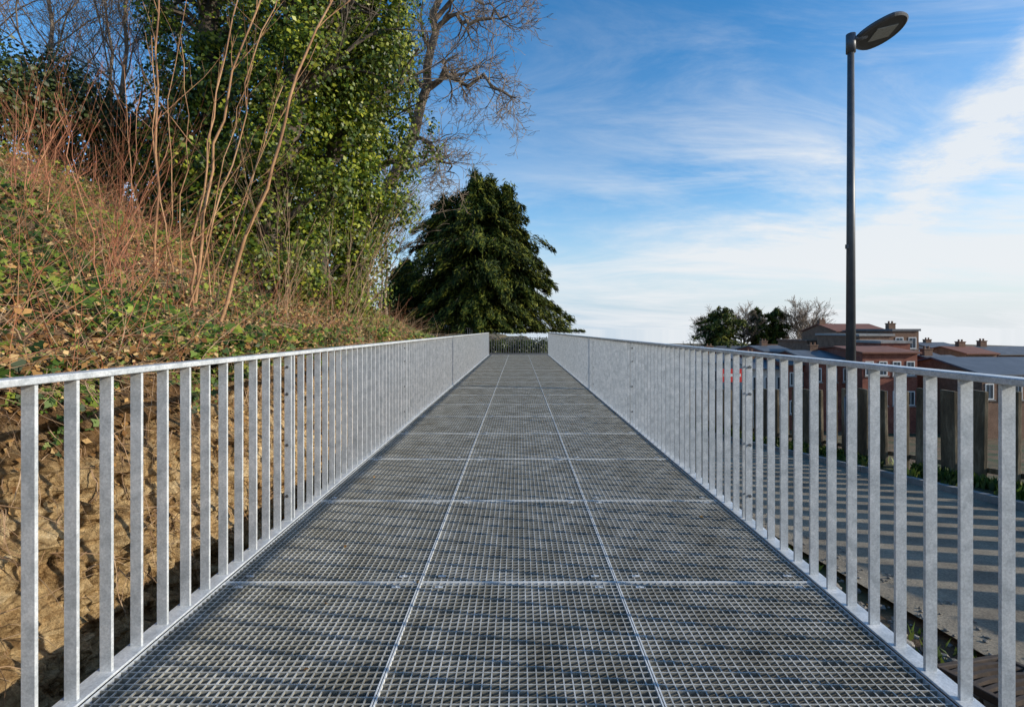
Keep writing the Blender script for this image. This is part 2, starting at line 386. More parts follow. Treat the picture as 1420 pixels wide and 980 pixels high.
ly = 9.93; lx = 6.5; lz = zroad(ly)+.05
lamp = empty('street_lamp', (lx,ly,lz), 'tall dark grey street lamp with flat oval head standing beside the slab fence', 'street lamp')
H = 8.28
mb = MB(); mb.tube([(0,0,-.1),(0,0,1.25)], [.112,.112], 24); mb.tube([(0,0,1.25),(0,0,1.3)], [.112,.088], 24)
mb.tube([(0,0,1.3),(0,0,H)], [.088,.058], 24); mb.build('pole', M['lamp'], lamp, True)
MB().box(-.05,.05,-.121,-.112,.45,.85).build('access_door', M['lamp'], lamp)
cb = MB(); cb.tube([(-.085,-.02,4.15),(-.085,-.02,4.23)], .035, 8); cb.build('sensor_box', M['lamp'], lamp)
ar = MB(); ar.tube([(0,0,H-.30),(0,0,H+.06)], [.085,.085], 20); ar.tube([(.02,0,H-.06),(.16,0,H-.01),(.30,0,H+.03)], [.06,.055,.05], 12); ar.build('arm', M['lamp'], lamp, True)
TL, RL = R(15), R(17)
def hp(a, b, z):
    X = a*math.cos(TL)-z*math.sin(TL); Z = a*math.sin(TL)+z*math.cos(TL)
    return (.56+X, b*math.cos(RL)+z*math.sin(RL), H+.11+Z-b*math.sin(RL))
mb = MB(); n = 40; prof = [(.80,-.035),(.93,-.045),(1.0,-.02),(1.0,.0),(.97,.03),(.8,.06),(.5,.085),(.1,.095)]
for (s_, z) in prof:
    for j in range(n):
        a = 2*math.pi*j/n; ca = math.cos(a)
        mb.v.append(hp(.49*s_*ca, .42*s_*math.sin(a)*(1-.22*max(0,-ca)), z))
for i in range(len(prof)-1):
    for j in range(n): a = i*n+j; b = i*n+(j+1)%n; mb.f.append((a,b,b+n,a+n))
mb.f.append(tuple(range(n))[::-1]); mb.f.append(tuple((len(prof)-1)*n+j for j in range(n)))
mb.build('lamp_head', M['lamp'], lamp)
pts = [hp(a,b,z) for z in (-.05,-.03) for a, b in ((-.16,-.15),(.26,-.14),(.26,.14),(-.16,.15))]
MB().poly(pts, [(0,3,2,1),(4,5,6,7),(0,1,5,4),(1,2,6,5),(2,3,7,6),(3,0,4,7)]).build('lens', M['lens'], lamp)

gx, gy = 2.42, 2.5
dg = empty('drain_grate', (gx,gy,zroad(gy)+.012), 'cast iron road drain grate lying just outside the near right railing', 'drain')
dg.rotation_euler = (-math.atan(.118),0,.2)
mb = MB().box(-.22,.22,-.2,-.170,-.03,.012).box(-.22,.22,.170,.2,-.03,.012).box(-.22,-.19,-.170,.170,-.03,.012).box(.19,.22,-.170,.170,-.03,.012)
bevel(mb.build('frame', M['iron'], dg), .004)
mb = MB()
for q in range(6):   # curved slats
    P = [(-.185, -.13+q*.052), (-.09,-.115+q*.052), (0,-.11+q*.052), (.09,-.115+q*.052), (.185,-.13+q*.052)]
    for (xa,ya),(xb,yb) in zip(P,P[1:]):
        mb.poly([(xa,ya-.011,-.02),(xb,yb-.011,-.02),(xb,yb+.011,-.02),(xa,ya+.011,-.02),(xa,ya-.011,.006),(xb,yb-.011,.006),(xb,yb+.011,.006),(xa,ya+.011,.006)],
                [(0,3,2,1),(4,5,6,7),(0,1,5,4),(2,3,7,6)])
mb.build('bars', M['iron'], dg)
def rock(mb, c, r):
    pts = []
    for i in range(4):
        ph = math.pi*(i+.5)/4
        for j in range(6):
            a = 2*math.pi*j/6+random.uniform(-.3,.3); rr = r*random.uniform(.75,1.15)
            pts.append((c[0]+rr*math.sin(ph)*math.cos(a), c[1]+rr*math.sin(ph)*math.sin(a), c[2]+rr*.6*math.cos(ph)))
    fs = [(i*6+j,(i+1)*6+j,(i+1)*6+(j+1)%6,i*6+(j+1)%6) for i in range(3) for j in range(6)]+[tuple(range(6)),tuple(range(18,24))[::-1]]
    mb.poly(pts, fs)
mb = MB()
for i in range(3400):
    yy = random.uniform(.8,16); xx = random.choice((random.gauss(2.3,.16), random.uniform(-1.7,2.4), random.uniform(2.3,3.0)))
    rock(mb, (xx,yy,(zroad(yy) if xx > 2.55 else G(xx,yy))+.005), random.choice((.008,.012,.02,.02,.035,.05)) if xx < 2.5 else random.choice((.006,.01,.016)))
tag(mb.build('rubble', M['stone']), 'loose stones and grit under the walkway and along the road edge', 'rubble', kind='stuff')
mb = MB()
for i in range(1500):
    yy = random.uniform(1,14); t = random.uniform(.02,.75); p = bank_pt(yy,t)
    rock(mb, (p[0]-.01,p[1],p[2]), random.choice((.010,.015,.02,.03,.045,.07)))
tag(mb.build('bank_stones', M['sand']), 'sandy stones bedded in the cut earth bank', 'stones', kind='stuff')

# ------------------------------------------------------------------ ground vegetation
def scatter_hill(n, ymax, xmin, pw=1.6):
    P = []
    while len(P) < n:
        y = .6+(ymax-.6)*random.random()**pw; x = -2.35-(abs(xmin)-2.35)*random.random()**1.15
        P.append((x,y))
    return P
C=[];N=[];S=[]
for x, y in scatter_hill(115000, 28, -10):
    m = mn.noise(Vector((x*.8,y*.8,11)))+.5*mn.noise(Vector((x*2.6,y*2.6,12)))
    if m < -.12+random.uniform(-.16,.16): continue
    z = hillz(min(x,-2.6),y)+random.random()**2*.28+.02
    C.append((x,y,z)); N.append((.65+random.gauss(0,.55),random.gauss(-.3,.55),.65)); S.append(random.choice((random.uniform(.02,.05),random.uniform(.04,.085)))*(1+.02*y))
for i in range(10000):
    y = .8+18*random.random()**1.4
    hang = .66+.28*mn.noise(Vector((y*1.7,0,40)))
    t = 1-(1-hang)*random.random()**.8
    if mn.noise(Vector((y*2.3,t*4,41))) < -.1: continue
    p = bank_pt(y, min(.99,t))
    C.append((p[0]+random.uniform(0,.06),p[1],p[2]+.02)); N.append((1+random.gauss(0,.4),random.gauss(-.3,.4),.5)); S.append(random.uniform(.02,.06))
tag(leaves('ground_ivy', C, N, S, M['ivy'], None, IVY), 'glossy green ivy carpeting the slope left of the walkway', 'ivy', kind='stuff')
C=[];N=[];S=[]
for x, y in scatter_hill(56000, 24, -9):
    z = hillz(min(x,-2.6),y)+random.random()**1.6*.22+.01
    C.append((x,y,z)); N.append((.5+random.gauss(0,.6),random.gauss(-.2,.6),.7)); S.append(random.uniform(.018,.06)*(1+.02*y))
for i in range(5500):
    y = .8+16*random.random()**1.5; t = min(.98,random.uniform(.15,1)**.45); p = bank_pt(y,t)
    C.append((p[0]+.012,p[1],p[2]+.01)); N.append((1+random.gauss(0,.5),random.gauss(0,.5),.6)); S.append(random.uniform(.015,.05))
for i in range(1500):
    x = random.uniform(-1.7,2.5); y = random.uniform(1,14)
    C.append((x,y,G(x,y)+.015)); N.append((random.gauss(0,.2),random.gauss(0,.2),1)); S.append(random.uniform(.03,.08))
for i in range(60):
    x = random.uniform(-1.4,1.4); y = 1.4+10*random.random()**1.3
    C.append((x,y,.006)); N.append((random.gauss(0,.3),random.gauss(0,.3),1)); S.append(random.uniform(.012,.035))
tag(leaves('leaf_litter', C, N, S, M['dead'], None, KITE), 'dry brown leaves littering the slope and the cut bank', 'leaf litter', kind='stuff')
def arc(mb, p, d, ln, r, droop, k=3, n=5, jit=.06):
    pts = [Vector(p)]; d = Vector(d).normalized()
    for i in range(n):
        d = (d+Vector((random.gauss(0,jit),random.gauss(0,jit),random.gauss(0,jit)-droop))).normalized(); pts.append(pts[-1]+d*(ln/n))
    mb.tube(pts, [r*(1-.75*i/n) for i in range(n+1)], k, False); return pts
mb = MB()
for x, y in scatter_hill(8500, 18, -8):
    z = hillz(min(x,-2.6),y)
    arc(mb, (x,y,z-.02), (random.gauss(.25,.7),random.gauss(0,.7),random.uniform(.1,1.1)), random.uniform(.25,1.1), random.uniform(.0015,.004), random.uniform(0,.35), 3, 7, .16)
for i in range(2400):
    y = .8+12*random.random()**1.4; p = bank_pt(y, random.uniform(.3,.95))
    arc(mb, (p[0]-.02,p[1],p[2]), (random.uniform(.1,.8),random.gauss(0,.8),random.gauss(-.3,.6)), random.uniform(.15,.6), random.uniform(.0012,.0045), random.uniform(.05,.4), 3, 6, .22)
tag(mb.build('dry_stalks', M['twig']), 'tangle of dry bramble stalks and roots on the bank', 'brambles', kind='stuff')
mb = MB()
for x, y in scatter_hill(1300, 13, -7.5):
    z = hillz(min(x,-2.6),y)
    arc(mb, (x,y,z-.02), (random.gauss(.15,.45),random.gauss(0,.45),1), random.uniform(.4,1.3), random.uniform(.0015,.0035), random.uniform(0,.14), 3, 6, .1)
tag(mb.build('red_shoots', M['redstem']), 'thin reddish shoots growing all over the slope', 'shoots', kind='stuff')
C=[];N=[];S=[];T=[]
for i in range(16000):
    y = random.uniform(2,30); x = random.choice((random.gauss(6.72,.12), random.uniform(6.15,6.95)))
    if mn.noise(Vector((x*2,y*1.2,3))) < -.1: continue
    s = random.uniform(.05,.22); C.append((x,y,zroad(y)+.05+s*.4)); S.append(s)
    N.append((random.gauss(0,1),random.gauss(0,1),.2)); T.append((random.gauss(0,.4),random.gauss(0,.4),1))
for i in range(2500):
    y = random.uniform(2,20); x = random.gauss(2.3,.12)
    if mn.noise(Vector((x*2,y*1.2,3))) < .05: continue
    s = random.uniform(.03,.1); C.append((x,y,G(x,y)+s*.4)); S.append(s)
    N.append((random.gauss(0,1),random.gauss(0,1),.2)); T.append((random.gauss(0,.4),random.gauss(0,.4),1))
tag(leaves('verge_grass', C, N, S, M['grass'], None, NEEDLE, np.array(T)), 'short green grass and weeds at the foot of the slab fence', 'grass', kind='stuff')

# ------------------------------------------------------------------ stems, shrubs, trees
def shrub_stems(name, label, cat, lines, d, m, group=None, seed=1, th=1.0):
    random.seed(seed)
    b = px(*lines[0][0][0], d)
    root = empty(name, (b.x,b.y,G(b.x,b.y)), label, cat, group)
    o = root.location
    for pts, r in lines:
        r *= th
        dd = d+random.uniform(-.35,.35); lean = random.uniform(-.25,.35)
        P = []
        for i, (a, c) in enumerate(pts):
            q = px(a,c,dd+lean*i*.35); P.append(q)
        g = P[0].copy(); g.z = min(G(g.x,g.y), P[0].z)-.15
        P = [g]+P
        Q = []
        for i in range(len(P)-1):
            for f in (0,.33,.66):
                q = P[i].lerp(P[i+1],f)+Vector((random.gauss(0,.014),random.gauss(0,.02),0)); Q.append(q)
        Q.append(P[-1]); nQ = len(Q)
        Q = [q-o for q in Q]
        mb = MB(); mb.tube(Q, [r*(1-.6*i/nQ)*random.uniform(.93,1.07) for i in range(nQ)], 7)
        for k in range(random.randint(3,6)):
            i = random.randint(nQ//3, nQ-2)
            dr = (Q[i+1]-Q[i]).normalized()+Vector((random.gauss(0,.45),random.gauss(0,.45),.1))
            pp = arc(mb, Q[i], dr, random.uniform(.4,1.4), r*.32, -.03, 4, 6, .07)
            for q in range(3): arc(mb, pp[random.randint(1,4)], dr+Vector((random.gauss(0,.5),random.gauss(0,.5),.2)), random.uniform(.2,.5), r*.14, -.02, 3, 4, .1)
        mb.build('stem', m, root, True)
    return root
shrub_stems('coppiced_shrub', 'tall tan coppice stems rising above the left railing before the ivy trees', 'shrub', [
 ([(305,445),(332,360),(372,262),(395,170),(425,75),(475,-30)],.026),
 ([(272,400),(282,300),(300,200),(322,100),(372,-30)],.024),
 ([(266,430),(268,340),(285,230),(300,130),(338,-30)],.018),
 ([(262,425),(298,300),(328,190),(350,80),(392,-30)],.013),
 ([(290,440),(322,345),(345,280),(365,205),(392,120)],.010),
 ([(296,440),(288,330),(312,220),(330,150),(350,90)],.009),
 ([(285,440),(310,350),(350,240),(400,140),(440,60)],.008)], 5.4, M['stem'], None, 3, .85)
shrub_stems('coppiced_shrub', 'upright clump of tan stems left of the tallest coppice stems', 'shrub', [
 ([(216,380),(216,260),(218,120),(221,-30)],.024),
 ([(240,372),(222,280),(213,180),(210,50)],.014),
 ([(250,385),(250,270),(262,160),(250,50)],.010),
 ([(205,390),(190,290),(178,190),(172,90)],.009),
 ([(232,385),(240,260),(235,140),(262,-20)],.011)], 6.3, M['stem'], None, 4, .8)
rl = []
random.seed(21)
for i in range(20):
    bx = random.uniform(130,180); tx = bx+random.uniform(-120,110); ty = random.uniform(120,330)
    rl.append(([(bx,445),(lerp(bx,tx,.3)+random.uniform(-6,6),lerp(445,ty,.38)),(lerp(bx,tx,.66),lerp(445,ty,.72)),(tx,ty)], random.uniform(.003,.006)))
shrub_stems('red_stemmed_shrub', 'low fan of thin red stems at the lip of the bank, left of the coppice', 'shrub', rl, 4.3, M['redstem'], None, 5)
rl = []
for i in range(18):
    bx = random.uniform(-20,70); tx = bx+random.uniform(-50,90); ty = random.uniform(60,240)
    rl.append(([(bx,330),(lerp(bx,tx,.3),lerp(330,ty,.38)),(lerp(bx,tx,.66),lerp(330,ty,.72)),(tx,ty)], random.uniform(.004,.008)))
shrub_stems('red_stemmed_shrub', 'spray of long reddish stems on the slope at the left edge of the photo', 'shrub', rl, 5.6, M['redstem'], None, 6)
rl = []
for i in range(14):
    bx = random.uniform(455,500); tx = bx+random.uniform(-50,70); ty = random.uniform(280,400)
    rl.append(([(bx,448),(lerp(bx,tx,.3),lerp(448,ty,.38)),(lerp(bx,tx,.66),lerp(448,ty,.72)),(tx,ty)], random.uniform(.006,.012)))
shrub_stems('dry_shrub', 'dry twiggy shrub at the top of the bank below the right-hand ivy tree', 'shrub', rl, 9.5, M['twig'], None, 8)
rl = []
for i in range(12):
    bx = random.uniform(380,410); tx = bx+random.uniform(-60,60); ty = random.uniform(250,390)
    rl.append(([(bx,446),(lerp(bx,tx,.3),lerp(446,ty,.38)),(lerp(bx,tx,.66),lerp(446,ty,.72)),(tx,ty)], random.uniform(.004,.008)))
shrub_stems('dry_shrub', 'dry twiggy shrub on the bank between the tall coppice and the right ivy tree', 'shrub', rl, 7.4, M['twig'], None, 9)

def grow(mb, p, d, ln, r, lvl, spread=.6, up=.08, kids=(3,4), seg=5, jit=.12, k=6, shrink=.62, minr=.004):
    pts = [Vector(p)]; d = Vector(d).normalized(); rad = [r]; dirs = [d]
    for i in range(seg):
        d = (d+Vector((random.gauss(0,jit),random.gauss(0,jit),random.gauss(0,jit)+up))).normalized()
        pts.append(pts[-1]+d*(ln/seg)); rad.append(max(minr*.6, r*(1-.55*(i+1)/seg))); dirs.append(d)
    mb.tube(pts, rad, max(3,k), False)
    if lvl <= 0: return
    for c in range(random.randint(*kids)):
        i = random.randint(max(1,seg//3), seg)
        a = Vector((random.gauss(0,1),random.gauss(0,1),random.gauss(0,.7))); a = (a-dirs[i]*a.dot(dirs[i])).normalized()
        nd = (dirs[i]+a*random.uniform(spread*.6,spread*1.4)).normalized()
        grow(mb, pts[i], nd, ln*shrink*random.uniform(.75,1.2), max(minr*.6, rad[i]*.62), lvl-1, spread, up, kids, max(3,seg-1), jit, k-1, shrink, minr)
def bare_tree(label, path, r0, limbs, m, name='bare_tree', lvl=4, kids=(3,4), seed=1, group=None, shrink=.62, minr=.005, cl=None, up=.05, spread=.6, lr=.45, bias=(0,0,0), jit=.13, extra=()):
    random.seed(seed); path = [Vector(p) for p in path]; b = path[0].copy()
    root = empty(name, b, label, 'tree', group)
    P = [p-b for p in path]; P[0] = P[0]-Vector((0,0,.2)); n = len(P)
    Q = []
    for i in range(n-1):
        for f in (0,.25,.5,.75): Q.append(P[i].lerp(P[i+1],f)+Vector((random.gauss(0,.03),random.gauss(0,.03),0)))
    Q.append(P[-1]); nq = len(Q); rad = [r0*(1-.75*i/nq) for i in range(nq)]
    t = MB(); t.tube(Q, rad, 9); t.build('trunk', m, root, True)
    c = MB()
    for i in range(limbs):
        f = lerp(.35,1,(i+.5)/limbs); q = min(nq-1,int(f*(nq-1)))
        dr = (Q[min(q+1,nq-1)]-Q[max(q-1,0)]).normalized()
        a = 2.4*i+random.uniform(-.5,.5); dd = dr*.7+Vector((math.cos(a),math.sin(a),.3))*.8+Vector(bias)
        grow(c, Q[q], dd, (cl or 2.4)*(1.25-.5*f)*random.uniform(.8,1.2), rad[q]*lr, lvl, spread, up, kids, 6, jit, 6, shrink, minr)
    for (ep, er) in extra:
        E = [Vector(p)-b for p in ep]; QQ = []
        for i in range(len(E)-1):
            for f in (0,.34,.67): QQ.append(E[i].lerp(E[i+1],f)+Vector((random.gauss(0,.06),random.gauss(0,.1),random.gauss(0,.06))))
        QQ.append(E[-1]); ne = len(QQ)
        c.tube(QQ, [er*(1-.8*i/ne) for i in range(ne)], 7, False)
        for i in range(2, ne):
            for z in range(2):
                dd = (QQ[i]-QQ[i-1]).normalized()*.6+Vector((random.gauss(-.15,.7),random.gauss(0,.6),random.gauss(0,.7)))
                grow(c, QQ[i], dd, .95*random.uniform(.6,1.3), er*(1-.8*i/ne)*.45, 3, .8, 0, (2,4), 6, .25, 5, .64, minr)
    c.build('crown', m, root)
    return root
def onG(x,y,z=0): return (x,y,G(x,y)+z)
def P16(*pts): return [tuple(px(a,b,16-.3*i)) for i,(a,b) in enumerate(pts)]
bare_tree('large bare tree arching right from behind the ivy trees against the blue sky',
  [onG(-4.9,16), tuple(px(500,330,16)), tuple(px(565,210,16)), tuple(px(592,120,16)), tuple(px(604,20,15.7)), tuple(px(630,-90,15.5))], .25, 8, M['barkgrey'], lvl=4, kids=(2,4), seed=17, cl=1.7, shrink=.64, minr=.010, up=0.0, spread=.8, lr=.42, bias=(.1,-.1,0), jit=.24,
  extra=[(P16((592,130),(620,98),(640,118),(672,106),(695,128),(715,136)),.09),(P16((600,45),(632,20),(655,35),(685,14),(708,28)),.085),
         (P16((575,190),(595,195),(604,218),(622,226),(630,240)),.07),(P16((590,120),(560,90),(548,50),(530,10)),.08),(P16((604,30),(640,-15),(670,-5),(700,-30)),.08)])
for (x, y, h, sd, lb) in ((-10.4,11.5,6.5,31,'slender bare tree on the crest at the top left corner'),
                      (-11.5,14.5,8,32,'bare tree with a haze of fine twigs behind the dark evergreen bushes'),
                      (-8.9,13.0,7.5,33,'bare tree on the crest just left of the ivy-clad trees'),
                      (-9.6,12.2,6.5,35,'thin bare tree on the crest, second from the ivy-clad trees'),
                      (-13.5,12.8,7,34,'bare tree farthest left on the crest, cut by the photo edge')):
    random.seed(sd); b = onG(x,y); lean = random.uniform(-.6,.6)
    bare_tree(lb, [b,(x+lean*.3,y,b[2]+h*.3),(x+lean*.6,y+.2,b[2]+h*.65),(x+lean,y,b[2]+h)], .075, 16, M['barkgrey'], lvl=3, kids=(4,5), seed=sd, cl=2.1, minr=.0055, group='bare trees on the hill crest')
for (x, y, h, sd, lb) in ((-5.0,19,6.5,41,'small twiggy bare tree between the ivy trees and the big evergreen'),
                      (-6.8,25,7,42,'pale bare tree just left of the big evergreen'),
                      (-4.4,14.2,3.6,43,'low bare sapling under the right side of the ivy')):
    b = onG(x,y)
    bare_tree(lb, [b,(x+.1,y,b[2]+h*.3),(x-.1,y+.2,b[2]+h*.65),(x+.2,y,b[2]+h)], .06, 16, M['barkgrey'], lvl=3, kids=(3,5), seed=sd, cl=1.9, minr=.007)

def clump_leaves(cl, n_per, size, dirn=(.3,-.3,.25)):
    C=[];N=[];S=[]
    for (c, r) in cl:
        n = max(20,int(n_per*(r/.5)**2))
        u = unit(rs.normal(size=(n,3))); rr = r*(rs.uniform(.5,1.12,size=(n,1)))
        sc = np.array([1,1,1.25]); C.append(np.array(c)+u*rr*sc)
        N.append(u*.8+np.array(dirn)+rs.normal(size=(n,3))*.45); S.append(rs.uniform(size[0],size[1],n))
    return np.concatenate(C), np.concatenate(N), np.concatenate(S)
def ivy_tree(label, path, widths, r0, nper, size, seed, ncl=8, stray=0, forks=3):
    random.seed(seed); path = [Vector(p) for p in path]; b = path[0]
    root = empty('ivy_clad_tree', b, label, 'tree')
    P = [p-b for p in path]; n = len(P)
    t = MB(); Q = [P[0]-Vector((0,0,.3))]+P[1:]
    t.tube(Q, [r0*(1-.45*i/n) for i in range(n)], 9); t.build('trunk', M['bark'], root, True)
    br = MB(); cl = []
    for i in range(n-1):
        for q in range(ncl):
            f = random.random(); c = P[i].lerp(P[i+1],f); w = lerp(widths[i],widths[i+1],f)
            a = random.uniform(0,2*math.pi)
            w *= 1+.75*mn.noise(Vector((math.cos(a)*1.1,math.sin(a)*1.1,c.z*.9+seed)))
            big = random.random() < .35
            rad = w*math.sqrt(random.uniform(.02,1))*(1.15 if big else 1)
            cc = c+Vector((math.cos(a)*rad,math.sin(a)*rad,random.uniform(-.3,.3)))
            cl.append((tuple(cc), random.uniform(.38,.66)*(.4+.6*min(1,w)) if big else random.uniform(.14,.32)*(.5+.5*min(1,w))))
            if rad > .5*w and random.random() < .5: br.tube([c-Vector((0,0,.5)), c.lerp(cc,.5), cc], [.07,.045,.015], 5, False)
    for q in range(forks*3):
        i = random.randint(n//2,n-1); grow(br, P[i], (random.gauss(0,.7),random.gauss(0,.7),.8), 2.6, .05, 3, .6, .03, (3,4), 5, .12, 5, .64, .006)
    br.build('branches', M['bark'], root)
    C,N,S = clump_leaves(cl, nper, size)
    if stray:
        u = rs.randint(0,len(C),stray); C = np.concatenate([C, C[u]+rs.normal(size=(stray,3))*.22]); N = np.concatenate([N,rs.normal(size=(stray,3))]); S = np.concatenate([S,S[u]*.9])
    keep = np.array([mn.noise(Vector((c[0]*1.9,c[1]*1.9,c[2]*1.5+seed))) > -.17 for c in C])
    C, N, S = C[keep], N[keep], S[keep]
    leaves('crown', C, N, S, M['ivytree'], root, KITE)
    return root
def ivypath(pxs, d, base):
    return [base]+[tuple(px(a,b,d)) for a, b in pxs]
ivy_tree('thick ivy-clad tree in the middle of the group, its stem leafy from base to top', ivypath([(378,330),(385,250),(400,170),(415,90),(425,10),(430,-70)],10,onG(-4.95,10)), [.6,.75,1.0,1.15,1.25,1.3,1.1], .30, 390, (.04,.115), 51, 40, 4500)
ivy_tree('right-hand ivy-clad tree with yellow-green sunlit foliage', ivypath([(492,340),(502,270),(505,200),(508,130),(505,60),(492,-20)],12.5,onG(-4.4,12.5)), [.55,.85,1.15,1.25,1.2,1.05,.9], .30, 390, (.045,.125), 52, 40, 4500)
ivy_tree('dark ivy-clad tree left of the group with shaded foliage', ivypath([(300,320),(300,230),(295,140),(290,50),(290,-50)],11.5,onG(-6.9,11.5)), [.8,1.0,1.15,1.25,1.2,1.0], .32, 390, (.045,.125), 53, 40, 3500)
ivy_tree('slim ivy-clad stem between the two largest ivy trees', ivypath([(450,340),(455,260),(462,170),(470,80),(470,-20)],11.2,onG(-4.5,11.2)), [.5,.65,.9,1.0,1.0,.9], .16, 390, (.045,.125), 54, 30, 2500)

def bush(name, label, cat, c, rx, rz, n, ncl, size, m, seed, group=None, stemm='bark'):
    random.seed(seed); b = Vector(onG(c[0],c[1]))
    if len(c) > 2: b.z = c[2]
    root = empty(name, b, label, cat, group); cl = []; st = MB()
    for i in range(ncl):
        a = random.uniform(0,6.283); rr = rx*math.sqrt(random.random())*.8; z = random.uniform(.15,1)**.8*rz*(1-.35*(rr/rx)**2)
        cc = (rr*math.cos(a),rr*math.sin(a),z); cl.append((cc, random.uniform(.25,.45)*min(1,rx)))
        st.tube([(0,0,-.1),(cc[0]*.4,cc[1]*.4,cc[2]*.5),cc], [.03,.018,.006], 4, False)
    st.build('stems', M[stemm], root)
    C,N,S = clump_leaves(cl, n, size); leaves('foliage', C, N, S, m, root, KITE)
for (x,y,rx,rz,sd,lb) in ((-9.5,8.8,1.3,2.1,61,'dark evergreen bush on the crest nearest the left edge of the photo'),
        (-9.4,10.2,1.4,2.3,62,'dark evergreen bush on the crest, second from the left edge'),
        (-9.2,11.3,1.4,2.3,67,'dark evergreen bush in the middle of the row on the crest'),
        (-8.7,12.0,1.3,2.4,68,'dark evergreen bush on the crest, second from the ivy-clad trees'),
        (-7.9,12.6,1.3,2.8,63,'tallest dark evergreen bush on the crest, next to the ivy-clad trees')):
    bush('evergreen_bush', lb, 'bush', (x,y), rx, rz, 280, 44, (.05,.11), M['hedge'], sd)
bush('ivy_mound','leafy green ivy mound on the lip of the bank below the tall coppice stems','plant',(-2.75,4.4,.92),.42,.26,600,11,(.035,.075),M['ivytree'],64)
bush('ivy_mound','ivy mound on the lip of the bank nearest the left edge of the photo','plant',(-2.8,2.9,.95),.30,.14,500,7,(.03,.065),M['ivytree'],77)
bush('ivy_mound','small ivy mound on the lip of the bank beyond the tall coppice stems','plant',(-2.8,6.0,.90),.45,.26,500,10,(.035,.075),M['ivytree'],78)
bush('ivy_mound','rounded ivy mound on the slope at the foot of the thick ivy tree','plant',(-4.1,8.2),.9,.8,300,20,(.05,.1),M['ivytree'],65)
bush('ivy_mound','ivy mound on the slope below the right-hand ivy tree','plant',(-3.7,10.6),.8,.7,300,18,(.05,.1),M['ivytree'],66)
bush('ivy_mound','shaded ivy mound on the slope under the dark left ivy tree','plant',(-6.0,10.2),1.1,1.2,300,26,(.05,.1),M['ivytree'],69)
for (x,sd,lb) in ((-1.3,91,'low dark shrub behind the left part of the end railing'),(.2,92,'low dark shrub behind the middle of the end railing'),(1.5,93,'low dark shrub behind the right part of the end railing')):
    bush('low_shrub', lb, 'bush', (x,30.0,-.14), 1.0, .62, 200, 30, (.06,.13), M['hedge'], sd)

def conifer(name, label, base, H, prof, nsp, nleaf, size, m, seed, trunk_r=.3, group=None, droop=.45, cat='tree', width_spread=.5, z0=.12, rag=.25, brt=.05, rise_=(.3,.8), tz=(-.9,.5), zf=.25, leaders=()):
    random.seed(seed); b = Vector(base); root = empty(name, b, label, cat, group)
    t = MB(); t.tube([(0,0,-.3),(.1,0,H*.3),(0,.1,H*.6),(0,0,H*.93)], [trunk_r,trunk_r*.75,trunk_r*.45,.04], 10)
    for (lx_, ly_, top, sc) in leaders: t.tube([(0,0,H*.25),(lx_*.6,ly_*.6,H*.45),(lx_,ly_,top*.95)], [trunk_r*.5,trunk_r*.35,.03], 7)
    t.build('trunk', M['bark'], root, True)
    C=[];N=[];S=[];T=[]; br = MB()
    def Rz(f):
        f = min(1,f)
        for (f0,r0),(f1,r1) in zip(prof, prof[1:]):
            if f <= f1: return lerp(r0,r1,(f-f0)/(f1-f0))
        return prof[-1][1]
    for i in range(nsp):
        f = z0+(1-z0)*random.random(); a = random.uniform(0,2*math.pi)
        cx = cy = 0.0; top = H; sc = 1.0
        if leaders and f > .38 and random.random() < .62:
            cx, cy, top, sc = random.choice(leaders)
            f = .38+(1-.38)*random.random()
        rr = Rz(f)*sc*(1+.6*mn.noise(Vector((math.cos(a)*2,math.sin(a)*2,f*9+seed+cx))))*random.uniform(1-rag,1+rag*.4)
        o = Vector((math.cos(a),math.sin(a),0)); zb = f*top-.12*rr; c0 = Vector((cx,cy,0))*sm(.2,.45,f)
        pts = []
        rise = random.uniform(*rise_)
        for j in range(7):
            u = j/6; pts.append(c0+Vector((0,0,zb))+o*(rr*u)+Vector((0,0,rr*(rise*u-(droop+rise*.4)*u*u))))
        br.tube(pts[:6], [brt*(1-.16*j) for j in range(6)], 4, False)
        k = max(12,int(nleaf*(.35+rr/prof[1][1])))
        for q in range(k):
            u = 1-random.random()**1.3*.8; p = pts[min(5,int(u*6))].lerp(pts[min(6,int(u*6)+1)], u*6-int(u*6))
            w = width_spread*(1.12-u)*max(.5,rr*.2)
            side = random.gauss(0,w)
            off = Vector((-o.y*side+random.gauss(0,w*.4), o.x*side+random.gauss(0,w*.4), random.gauss(-.12,.08+.22*(1.1-u))))
            C.append(tuple(p+off)); N.append((random.gauss(0,.5)+o.x*.6,random.gauss(0,.5)+o.y*.6,.7)); S.append(random.uniform(*size))
            T.append((o.x+random.gauss(0,.4),o.y+random.gauss(0,.4),random.uniform(*tz)))
    br.build('branches', M['bark'], root)
    C = [(c[0],c[1],max(c[2],zf)) for c in C]
    leaves('crown', C, N, S, m, root, SPRAY, np.array(T))
    return root
conifer('evergreen_tree','large dark evergreen tree standing at the far end of the walkway',(-2.8,34,.1),11.8,[(0,4.4),(.12,5.2),(.3,5.3),(.5,4.5),(.7,3.3),(.88,1.9),(1,.3)],760,250,(.18,.42),M['yew'],71,.36,rag=.55,z0=.13,width_spread=.6,droop=.42,rise_=(.15,.6),tz=(-1.0,.2),zf=1.1,
  leaders=((2.0,-.5,10.6,.72),(-2.2,.3,10.2,.75),(.9,1.0,11.6,.7)))
conifer('evergreen_tree','smaller dark evergreen beside the big one, on its left',(-8.0,36,.6),5.6,[(0,2.2),(.2,2.6),(.5,2.2),(.8,1.2),(1,.3)],190,160,(.15,.36),M['yew'],72,.16,rag=.4)

